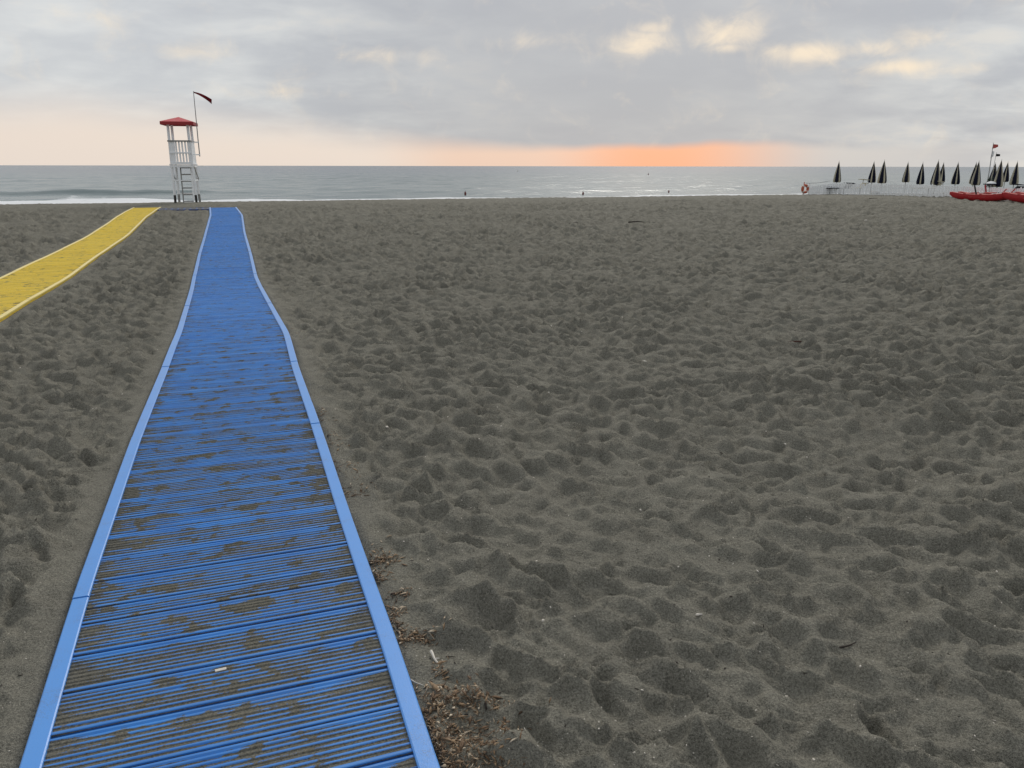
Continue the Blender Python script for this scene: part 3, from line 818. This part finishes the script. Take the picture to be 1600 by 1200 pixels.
# ------------------------------------------------------------------ fence of white pickets
def fence():
    pix = [(1263, 302.5), (1300, 302.9), (1380, 305.0), (1440, 307.2), (1490, 309.6), (1545, 312.4), (1598, 315.4)]
    P = [on_beach(a, b) for a, b in pix]
    d = (P[-1] - P[-2]).normalized(); P.append(P[-1] + d * 2.2)
    root = thing('picket_fence', P[0], 0, 'low white picket fence running down the beach in front of the parasols', 'fence')
    cum = [0]
    for a, b in zip(P, P[1:]): cum.append(cum[-1] + (b - a).length)
    L = cum[-1]
    def at(t):
        x = np.interp(t, cum, [p.x for p in P]); y = np.interp(t, cum, [p.y for p in P])
        s_, _ = su(x, y); return Vector((float(x), float(y), float(z0(s_))))
    me = []
    for i in range(4):
        m = MB(); h = 1.0
        prof = [(-.030, 0), (.030, 0), (.030, h - .03), (0, h), (-.030, h - .03)]
        m.loft([[(a, -.008, b) for a, b in prof], [(a, .008, b) for a, b in prof]]); me.append(m.mesh('picket', M_FENCE))
    n = int(L / 0.082)
    for i in range(n):
        t = (i + .5) * L / n
        p = at(t); q = at(min(t + .1, L)) - at(max(t - .1, 0))
        H = .47 + .17 * min(1, t / 1.6) + random.uniform(-.02, .02)
        o = put('picket', me[i % 4], root, p - P[0] + Vector((0, 0, -.06)), math.atan2(q.y, q.x))
        o.scale = (1, 1, H + .06); o.rotation_euler[1] = R(random.gauss(0, 1.2))
    for zf in (.22, .78):
        pts = [at(t) + Vector((0, 0, zf * (.47 + .17 * min(1, t / 1.6)))) - P[0] for t in np.linspace(0, L, 24)]
        # rails on the far side of the pickets
        nrm = (P[1] - P[0]).normalized().cross(Vector((0, 0, 1)))
        if nrm.y < 0: nrm = -nrm
        MB().tube([p + nrm * .022 for p in pts], .013, 5).build('rail', M_FENCE, root)
    for k in range(0, 7):
        t = k * L / 6
        nrm = Vector((.6, .6, 0))
        MB().box(at(t) - P[0] + nrm * .065 + Vector((0, 0, .28)), (.05, .05, .86 if k else .75)).build('post', M_FENCE, root)
    return P[0]
F0 = fence()

# lifebuoy on its stake at the seaward end of the fence
def lifebuoy():
    g = on_beach(1257.0, 303.2)
    root = thing('lifebuoy', g, R(24), 'orange lifebuoy with pale bands standing at the end of the white fence', 'lifebuoy')
    rM, rm, cz = .205, .075, .33
    m = MB(); rings = []
    for i in range(25):
        a = 2 * math.pi * i / 24
        rings.append([((rM + rm * math.cos(b)) * math.cos(a), rm * .9 * math.sin(b), cz + (rM + rm * math.cos(b)) * math.sin(a)) for b in [2 * math.pi * k / 10 for k in range(10)]])
    m.loft(rings, caps=False); bmesh.ops.remove_doubles(m.bm, verts=m.bm.verts[:], dist=1e-5)
    ring = m.build('ring', M_ORANGE, root, smooth=True)
    for c in range(4):
        m = MB(); rings = []
        for i in range(5):
            a = math.pi / 4 + c * math.pi / 2 + (i - 2) * .09
            rings.append([((rM + rm * 1.06 * math.cos(b)) * math.cos(a), rm * .97 * math.sin(b), cz + (rM + rm * 1.06 * math.cos(b)) * math.sin(a)) for b in [2 * math.pi * k / 10 for k in range(10)]])
        m.loft(rings); m.build('band', M_SHELL, ring, smooth=True)
    MB().tube([(0, .11, -.3), (0, .11, .72)], .025).build('stake', M_ORANGE, root, smooth=True)
    pts = []
    e = Vector((1.2, -.7, .80)); b = Vector((.06, .05, .66))
    for i in range(8):
        t = i / 7; pts.append(b.lerp(e, t) + Vector((0, 0, -.05 * math.sin(math.pi * t))))
    MB().tube(pts, .010, 5).build('rope', M_GREYW, root)
lifebuoy()

# ------------------------------------------------------------------ red rescue rowing catamarans
def hull_mesh(name, L=3.2, wd=.36, ht=.34, rise_a=.16, rise_b=.20):
    m = MB(); rings = []
    n = 18
    for i in range(n + 1):
        t = i / n; e = abs(2 * t - 1)
        wv = wd * max(0.12, (1 - e ** 2.6)) / 2 + .01
        keel = (rise_a if t < .5 else rise_b) * e ** 3 * 1.6
        sheer = ht + (rise_a if t < .5 else rise_b) * .75 * e ** 2.4
        if t in (0, 1): keel = sheer - .13
        hgt = sheer - keel
        x = (t - .5) * L
        ring = [(x, -wv, sheer), (x, -wv * 1.04, sheer - hgt * .3), (x, -wv * .86, sheer - hgt * .68), (x, -wv * .45, keel + hgt * .06), (x, 0, keel),
                (x, wv * .45, keel + hgt * .06), (x, wv * .86, sheer - hgt * .68), (x, wv * 1.04, sheer - hgt * .3), (x, wv, sheer), (x, 0, sheer + .025)]
        rings.append(ring)
    m.loft(rings)
    return m.mesh(name, M_BOAT, smooth=True)
HULL = hull_mesh('hull')
def deck_mesh(L=3.0, wd=.34):
    m = MB(); rings = []
    for i in range(15):
        t = i / 14; e = abs(2 * t - 1) * .94
        wv = wd * (1 - e ** 2.6) / 2 * .86 + .008; z = .34 + (.16 if t < .5 else .20) * .75 * e ** 2.4 + .03
        x = (t - .5) * L
        rings.append([(x, -wv, z - .015), (x, -wv, z), (x, 0, z + .02), (x, wv, z), (x, wv, z - .015)])
    m.loft(rings); return m.mesh('deck', M_DECK, smooth=True)
DECK = deck_mesh()
def row_boat(loc, rz, label, oar_tilt, scale=1.0):
    r = thing('rescue_rowing_catamaran', loc, rz, label, 'rowing boat', 'red rowing catamarans drawn up on the sand')
    r.scale = (scale, scale, scale)
    for sy in (-1, 1):
        h = put('hull', HULL, r, (0, sy * .48, 0))
        put('deck', DECK, h)
        m = MB()                                            # worn pale lettering, no longer readable
        for i in range(11):
            x = -.45 + i * .085
            m.box((x, -.193, .235), (.022, .004, .055)); m.box((x + .022, -.193, .235 + .022 * ((i * 7) % 3 - 1)), (.03, .004, .014))
        o = m.build('worn_lettering', M_PINK, h); tag(o, 'row of worn pale letter marks on the hull side')
        if sy > 0: o.scale = (1, -1, 1)
    for x in (-.75, 0.1, .85):
        MB().box((x, 0, .405), (.09, 1.25, .05)).build('cross_beam', M_DECK, r, bevel=.008)
    MB().box((0.35, 0, .47), (.34, .78, .04)).build('seat', M_DECK, r, bevel=.008)
    MB().box((-.45, 0, .44), (.10, .7, .05)).build('foot_rest', M_DECK, r, bevel=.008)
    for sy in (-1, 1):
        MB().bar((-.10, sy * .58, .36), (-.10 + oar_tilt, sy * .60, .86), .06, .07).build('rowlock_post', M_FOOT if sy < 0 else M_ROOFD, r, bevel=.008)
        MB().bar((1.15, sy * .5, .40), (1.38, sy * .5, .70), .06, .05).build('stern_handle', M_DECK, r, bevel=.008)
    return r
pa, pb = on_beach(1503, 311.9), on_beach(1572, 316.2)
d = pb - pa
c = (pa + pb) / 2
a1 = math.atan2(d.y, d.x)
row_boat((c.x + .15, c.y + .35, c.z - .02), a1 + R(14), 'red rowing catamaran beached whole in view, with dark upright post amidships', -.16, .92)
pc = on_beach(1582, 317.0)
dd = Vector((math.cos(a1 + R(8)), math.sin(a1 + R(8)), 0))
c2 = pc + dd * 1.15 + Vector((.35, .2, 0))
row_boat((c2.x, c2.y, float(z0(su(c2.x, c2.y)[0])) + .03), a1 + R(4), 'red rowing catamaran with deck coloured as if lit behind the stern of another', .15, 1.05)

# ------------------------------------------------------------------ flag poles, loungers and small things behind the fence
def pole_flag(tip_px, tip_py, Y, label, flag_mat, L, H0, H1, lean, low=None, name='flag_pole', rad=.028):
    tip = at_dist(tip_px, tip_py, Y)
    gz = float(z0(su(tip.x, tip.y)[0]))
    r = thing(name, (tip.x - lean, tip.y, gz), 0, label, 'flag pole')
    h = tip.z - gz
    pole = MB().tube([(0, 0, -.4), (0, 0, h * .5), (lean, 0, h)], [rad, rad * .85, rad * .5], 7).build('pole', M_STEEL, r, smooth=True)
    m = MB(); wave_cloth(m, (lean, 0, h - .08), (1, .15, -.03), (0, .1, -1), L, H0, H1, .05, waves=1.2, sag=.06)
    m.build('flag', flag_mat, pole, smooth=True)
    if low:
        m = MB(); wave_cloth(m, (lean * .8, -.01, h - low[0]), (1, .1, -.2), (-.06, .05, -1), .12, low[1], low[1] * .7, .03, n=6)
        m.build('white_pennant', M_FENCE, pole, smooth=True)
pole_flag(1552.3, 223, 46.0, 'tall thin pole flying a faded red flag among the parasols', M_PINK, .38, .26, .12, -.03, (.45, .42))
pole_flag(1557.0, 238, 44.0, 'short thin pole with ragged black pennant above the parasols', M_BLACK, .30, .14, .10, .03, None, 'pennant_pole', .018)

def lounger(px, py, Y, rz, label, fabric):
    p = at_dist(px, py, Y); gz = float(z0(su(p.x, p.y)[0])); hz = p.z - gz
    r = thing('sun_lounger', (p.x, p.y, gz), rz, label, 'sun lounger', 'sun loungers behind the white fence')
    MB().box((-.1, 0, .36), (1.35, .56, .04)).build('bed', fabric, r, bevel=.01)
    MB().box((.74, 0, .5), (.04, .56, .48), Matrix.Rotation(R(50), 3, 'Y')).build('backrest', fabric, r)
    MB().box((.80, 0, hz), (.42, .58, .035), Matrix.Rotation(R(6), 3, 'Y')).build('sun_hood', fabric, r, bevel=.01)
    for sx in (-.65, .45):
        for sy in (-.25, .25):
            MB().bar((sx, sy, -.05), (sx, sy, .36), .03, .03).build('leg', M_STEEL, r)
    for sy in (-.27, .27):
        MB().bar((.95, sy, .37), (.95, sy, hz), .025, .025).build('hood_arm', M_STEEL, r)
lounger(1331.5, 280.6, 49.5, R(10), 'pale sun lounger between the lone parasol and close pair of parasols', M_CREAM)
lounger(1446.5, 283.6, 47.5, R(8), 'pale sun lounger beside a navy parasol behind the fence', M_CREAM)
lounger(1309, 286.4, 47.8, R(12), 'dark sun lounger under the parasol by the lifebuoy', M_NAVY)
lounger(1570, 288.6, 42.2, R(5), 'dark sun lounger under the biggest parasol', M_NAVY)

def cooler_tub():
    p = at_dist(1549, 287.8, 43.5); gz = float(z0(su(p.x, p.y)[0])); h = p.z - gz
    r = thing('covered_table', (p.x, p.y, gz), R(10), 'table under a humped white cover at the foot of the flag poles', 'table')
    for sx in (-.2, .2):
        for sy in (-.2, .2):
            MB().bar((sx, sy, -.05), (sx, sy, h), .04, .04).build('leg', M_STEEL, r)
    MB().box((0, 0, h), (.56, .56, .05)).build('table_top', M_NAVY, r, bevel=.008)
    m = MB(); rings = []
    for z, k in ((0.028, 1.0), (.06, .97), (.10, .80), (.135, .5), (.15, .12)):
        rings.append([(.25 * k * math.cos(a) * (1 + .08 * math.sin(3 * a)), .25 * k * math.sin(a), h + z) for a in [2 * math.pi * i / 14 for i in range(14)]])
    m.loft(rings).build('white_cover', M_FENCE, r, smooth=True)
    q = at_dist(1546.3, 287.0, 45.6); gz2 = float(z0(su(q.x, q.y)[0]))
    t = thing('shrub', (q.x, q.y, gz2), 0, 'small dark green shrub behind the white covered table', 'shrub')
    MB().tube([(0, 0, -.1), (.02, 0, .6), (0, 0, 1.0)], [.03, .025, .01], 6).build('trunk', M_WOOD, t)
    m = MB(); rr = random.Random(3)
    for i in range(170):
        a, b, k = rr.uniform(0, 6.28), rr.uniform(-.9, 1), rr.uniform(.3, 1) ** .5
        z = .75 + .36 * b * k; wd = .22 * (1.15 - .6 * (z - .4) / .75)
        c = Vector((wd * k * math.cos(a), wd * k * math.sin(a), z))
        d1 = Vector((rr.gauss(0, 1), rr.gauss(0, 1), rr.gauss(.3, 1))).normalized() * .055; d2 = d1.orthogonal().normalized() * .022
        m.bm.faces.new([m.bm.verts.new(c - d1), m.bm.verts.new(c + d2), m.bm.verts.new(c + d1), m.bm.verts.new(c - d2)])
    m.build('crown', M_GREEN, t)
cooler_tub()

# ------------------------------------------------------------------ flotsam
def lump(name, p, size, mat, label, cat, rz=0, seed=1, group=None):
    rr = random.Random(seed)
    m = MB(); bmesh.ops.create_icosphere(m.bm, subdivisions=2, radius=1.0)
    for v in m.bm.verts:
        k = 1 + .22 * math.sin(3.1 * v.co.x + seed) + .18 * math.sin(4.3 * v.co.y + 2 * seed) + rr.uniform(-.06, .06)
        v.co = Vector((v.co.x * size[0] * k, v.co.y * size[1] * k, max(v.co.z, -.5) * size[2] * k))
    o = m.build(name, mat, None, smooth=True); o.location = p; o.rotation_euler[2] = rz
    return tag(o, label, cat, group)
def on_sand(px, py, dz=0.0):
    p = on_beach(px, py); p.z = float(beach_z(np.array([p.x]), np.array([p.y]))[0]) + dz; return p
def stick(px, py, L, r, mat, label, rz, seed, twig=True):
    p = on_sand(px, py, r * .8); rr = random.Random(seed)
    pts = [(t * L - L / 2, .05 * L * math.sin(5 * t + seed), .04 * L * math.sin(3 * t)) for t in np.linspace(0, 1, 7)]
    m = MB().tube(pts, [r * (1.1 - .7 * t) for t in np.linspace(0, 1, 7)], 6)
    if twig: m.tube([pts[3], (pts[3][0] + .12 * L, pts[3][1] + .12 * L, r * 2)], [r * .6, r * .3], 5)
    o = m.build('driftwood_stick', mat, None, smooth=True); o.location = p; o.rotation_euler[2] = rz
    tag(o, label, 'driftwood')
stick(1325, 1007, .085, .004, M_WOOD, 'short black twig lying on the near open sand', R(25), 2, False)
stick(1243, 530.5, .17, .010, M_REDW, 'reddish brown stick lying on open sand midway to the fence', R(4), 3, False)
stick(994, 353.5, .52, .022, M_WOOD, 'dark branch lying on the far sand towards the water', R(3), 4)
stick(900, 350, .45, .018, M_WOOD, 'thin dark stick on far sand beside a dark branch', R(8), 5)
stick(1364, 313, .42, .016, M_WOOD, 'thin dark stick on the sand in front of the white fence', R(-6), 6)
stick(681, 1034, .10, .005, M_SHELL, 'bleached forked twig beside the blue mat edge', R(-60), 8)
stick(652, 1071, .055, .0026, M_SHELL, 'thin pale twig touching the blue mat edge', R(-35), 9, False)
stick(705, 1031, .035, .0018, M_WOOD, 'thin dark twig near a bleached forked twig', R(-10), 10, False)
p = on_beach(1365, 302.6); lump('sand_bag', p + Vector((0, 0, .05)), (.24, .14, .13), M_CREAM, 'pale slumped bag lying at the foot of the white fence', 'bag', R(10), 2)
lump('dark_cloth', p + Vector((.20, -.12, .03)), (.13, .10, .10), M_WOOD, 'dark crumpled bundle against the pale slumped bag', 'bundle', R(30), 5)
for (px, py, sz, lab) in [(1025, 386.5, .055, 'white lump of foam lying on the far middle sand'), (1353, 346, .06, 'white scrap lying on sand between red boat and open beach'),
                          (1012, 454, .035, 'white pebble on open sand nearer than the white foam lump'), (1007, 559, .03, 'flat pale shell on open sand midway up the beach'), (1091, 972, .011, 'brightest white shell lying on the near open sand')]:
    lump('white_scrap', on_sand(px, py, sz * .25), (sz, sz * .6, sz * .45), M_SHELL, lab, 'beach litter', R(px % 90), int(px))
o = MB().box((0, 0, 0), (.034, .012, .002)).build('paper_scrap', M_SHELL)
pp = on_beach(345, 1046.5, MAT_T + .004); o.location = pp; o.rotation_euler[2] = AZN + R(3)
tag(o, 'small pale tag lying across a joint of the blue mat', 'paper scrap')

# buoys off the beach
for px, py, sz, lab in [(727, 302.5, .17, 'dark red buoy close to the surf, nearest the lifeguard tower'), (911, 302.5, .15, 'dark buoy close to the surf, between two other surf buoys'),
                        (1013, 272.5, .28, 'small dark buoy far out under the orange glow'), (1045, 299.5, .13, 'dark buoy close to the surf, nearest the white fence'), (809, 267.5, .33, 'pale buoy far out beneath the edge of the glow')]:
    d_ = ray(px, py); t = (CAM_H - Z_SEA - .12) / -d_.z
    q = Vector((d_.x * t, d_.y * t, Z_SEA + .12))
    r = thing('buoy', q, 0, lab, 'buoy', 'buoys off the beach')
    m = MB(); rings = []
    for z, k in ((-.9, .3), (-.6, .8), (-.1, 1.0), (.4, .9), (.8, .5), (1.0, .15)):
        rings.append([(sz * k * .5 * math.cos(a), sz * k * .5 * math.sin(a), sz * z) for a in [2 * math.pi * i / 12 for i in range(12)]])
    m.loft(rings).build('float', M_SHELL if py < 270 else M_BUOY, r, smooth=True)
    MB().tube([(0, 0, sz * .9), (0, 0, sz * 1.5)], sz * .1, 6).build('ring_post', M_STEEL, r)

# shell grit scattered over the sand and dry sea-grass along the right edge of the blue mat
def chips(name, P, sizes, mat, label, flat, tint=None, seed=5, curl=0.0, mixrot=1.0):
    r = np.random.default_rng(seed); n = len(P)
    th = r.uniform(0, 2 * np.pi, n); tl = r.normal(0, flat, n); tl2 = r.normal(0, flat, n)
    L = sizes[:, 0]; Wd = sizes[:, 1]
    a = np.stack([np.cos(th) * np.cos(tl), np.sin(th) * np.cos(tl), np.sin(tl)], -1)
    b = np.stack([-np.sin(th) * np.cos(tl2), np.cos(th) * np.cos(tl2), np.sin(tl2)], -1)
    c = np.cross(a, b)
    V = np.empty((n, 6, 3))
    cu = (curl * L * r.uniform(.2, 1, n))[:, None]
    V[:, 0] = P - a * L[:, None]; V[:, 1] = P - b * Wd[:, None] + c * cu; V[:, 2] = P + b * Wd[:, None] + c * cu
    V[:, 3] = P + a * L[:, None]; V[:, 4] = P - a * (.3 * L)[:, None] + c * (cu + .25 * Wd[:, None]); V[:, 5] = P + a * (.35 * L)[:, None] + c * (cu + .2 * Wd[:, None])
    tri = np.array([[0, 1, 4], [0, 4, 2], [1, 5, 4], [4, 5, 2], [1, 3, 5], [5, 3, 2], [0, 2, 1], [1, 2, 3]])
    T = (np.arange(n)[:, None, None] * 6 + tri[None]).reshape(-1, 3)
    me = bpy.data.meshes.new(name)
    me.vertices.add(n * 6); me.vertices.foreach_set('co', V.astype(np.float32).ravel())
    me.loops.add(T.size); me.loops.foreach_set('vertex_index', T.astype(np.int32).ravel())
    me.polygons.add(len(T)); me.polygons.foreach_set('loop_start', np.arange(0, T.size, 3, dtype=np.int32))
    me.materials.append(mat); me.update(calc_edges=True); me.validate()
    if tint is not None:
        at = me.attributes.new('tint', 'FLOAT', 'POINT'); at.data.foreach_set('value', np.repeat(tint, 6).astype(np.float32))
    return tag(link(bpy.data.objects.new(name, me)), label, kind='stuff')
n = 5200
rr_ = np.exp(rng.uniform(math.log(1.2), math.log(24), n)); aa = rng.uniform(-R(48), R(48), n)
x, y = rr_ * np.sin(aa), rr_ * np.cos(aa)
s_, u_ = su(x, y)
keep = np.minimum(mat_dist(s_, u_, BL, BR, -50, 50), mat_dist(s_, u_, YL, YR, -50, 50)) > .05
x, y, rr_ = x[keep], y[keep], rr_[keep]
P = np.stack([x, y, beach_z(x, y) + .001], -1)
sz = rng.gamma(2.0, .0011, len(x)) * (0.7 + .10 * rr_) + .0010
chips('shell_grit', P, np.stack([sz, sz * rng.uniform(.5, .9, len(x))], -1), M_SHELL, 'tiny white shell fragments scattered over the dark sand', .5)
n = 1500
rr_ = np.exp(rng.uniform(math.log(1.2), math.log(14), n)); aa = rng.uniform(-R(48), R(48), n)
x, y = rr_ * np.sin(aa), rr_ * np.cos(aa)
s_, u_ = su(x, y)
keep = np.minimum(mat_dist(s_, u_, BL, BR, -50, 50), mat_dist(s_, u_, YL, YR, -50, 50)) > .05
x, y, rr_ = x[keep], y[keep], rr_[keep]
P = np.stack([x, y, beach_z(x, y) + .001], -1)
sz = rng.gamma(2.0, .0018, len(x)) * (0.7 + .10 * rr_) + .001
chips('wood_crumbs', P, np.stack([sz * 1.5, sz * rng.uniform(.3, .6, len(x))], -1), M_WOOD, 'tiny black wood crumbs scattered over the sand', .4)
# litter heaps: pixel centre, spread across, number
heaps = [(716, 1160, .075, .11, 620), (735, 1195, .07, .09, 420), (705, 1105, .05, .05, 260), (752, 1100, .045, .018, 150), (690, 1092, .03, .03, 60), (648, 1000, .05, .022, 170), (632, 985, .02, .03, 45), (596, 880, .04, .05, 190), (590, 905, .022, .03, 70), (628, 935, .03, .02, 60),
         (624, 955, .02, .02, 40), (610, 968, .02, .04, 50), (605, 878, .05, .015, 40), (686, 1055, .02, .03, 45), (553, 772, .05, .05, 90), (540, 735, .04, .08, 70), (520, 690, .04, .12, 80), (503, 655, .04, .10, 50), (458, 520, .05, .15, 36), (700, 1180, .03, .10, 130)]
PP, SS, TT = [], [], []
for px, py, da_, db_, k in heaps:
    g = on_beach(px, py); s0_, u0_ = su(g.x, g.y)
    s = s0_ + rng.normal(0, db_, k); u = u0_ + rng.normal(0, da_, k)
    u = np.maximum(u, ev(BR, s) + .012 + np.abs(rng.normal(0, .012, k)))
    x, y = xy(s, u)
    z = beach_z(x, y)
    hgt = np.exp(-((s - s0_) / (1.6 * db_)) ** 2 - ((u - u0_) / (1.6 * da_)) ** 2) * min(.016, k * .00005)
    PP.append(np.stack([x, y, z + .002 + rng.uniform(0, 1, k) * hgt], -1))
    L = rng.gamma(3.0, .0022, k) * (1 + .06 * s0_) + .0015
    SS.append(np.stack([L, L * rng.uniform(.12, .40, k)], -1)); TT.append(rng.beta(1.3, 1.2, k))
chips('dry_seagrass_litter', np.concatenate(PP), np.concatenate(SS), M_LITTER, 'brown dry sea-grass and leaf litter along the blue mat edge', .35, np.concatenate(TT), 9, .18)
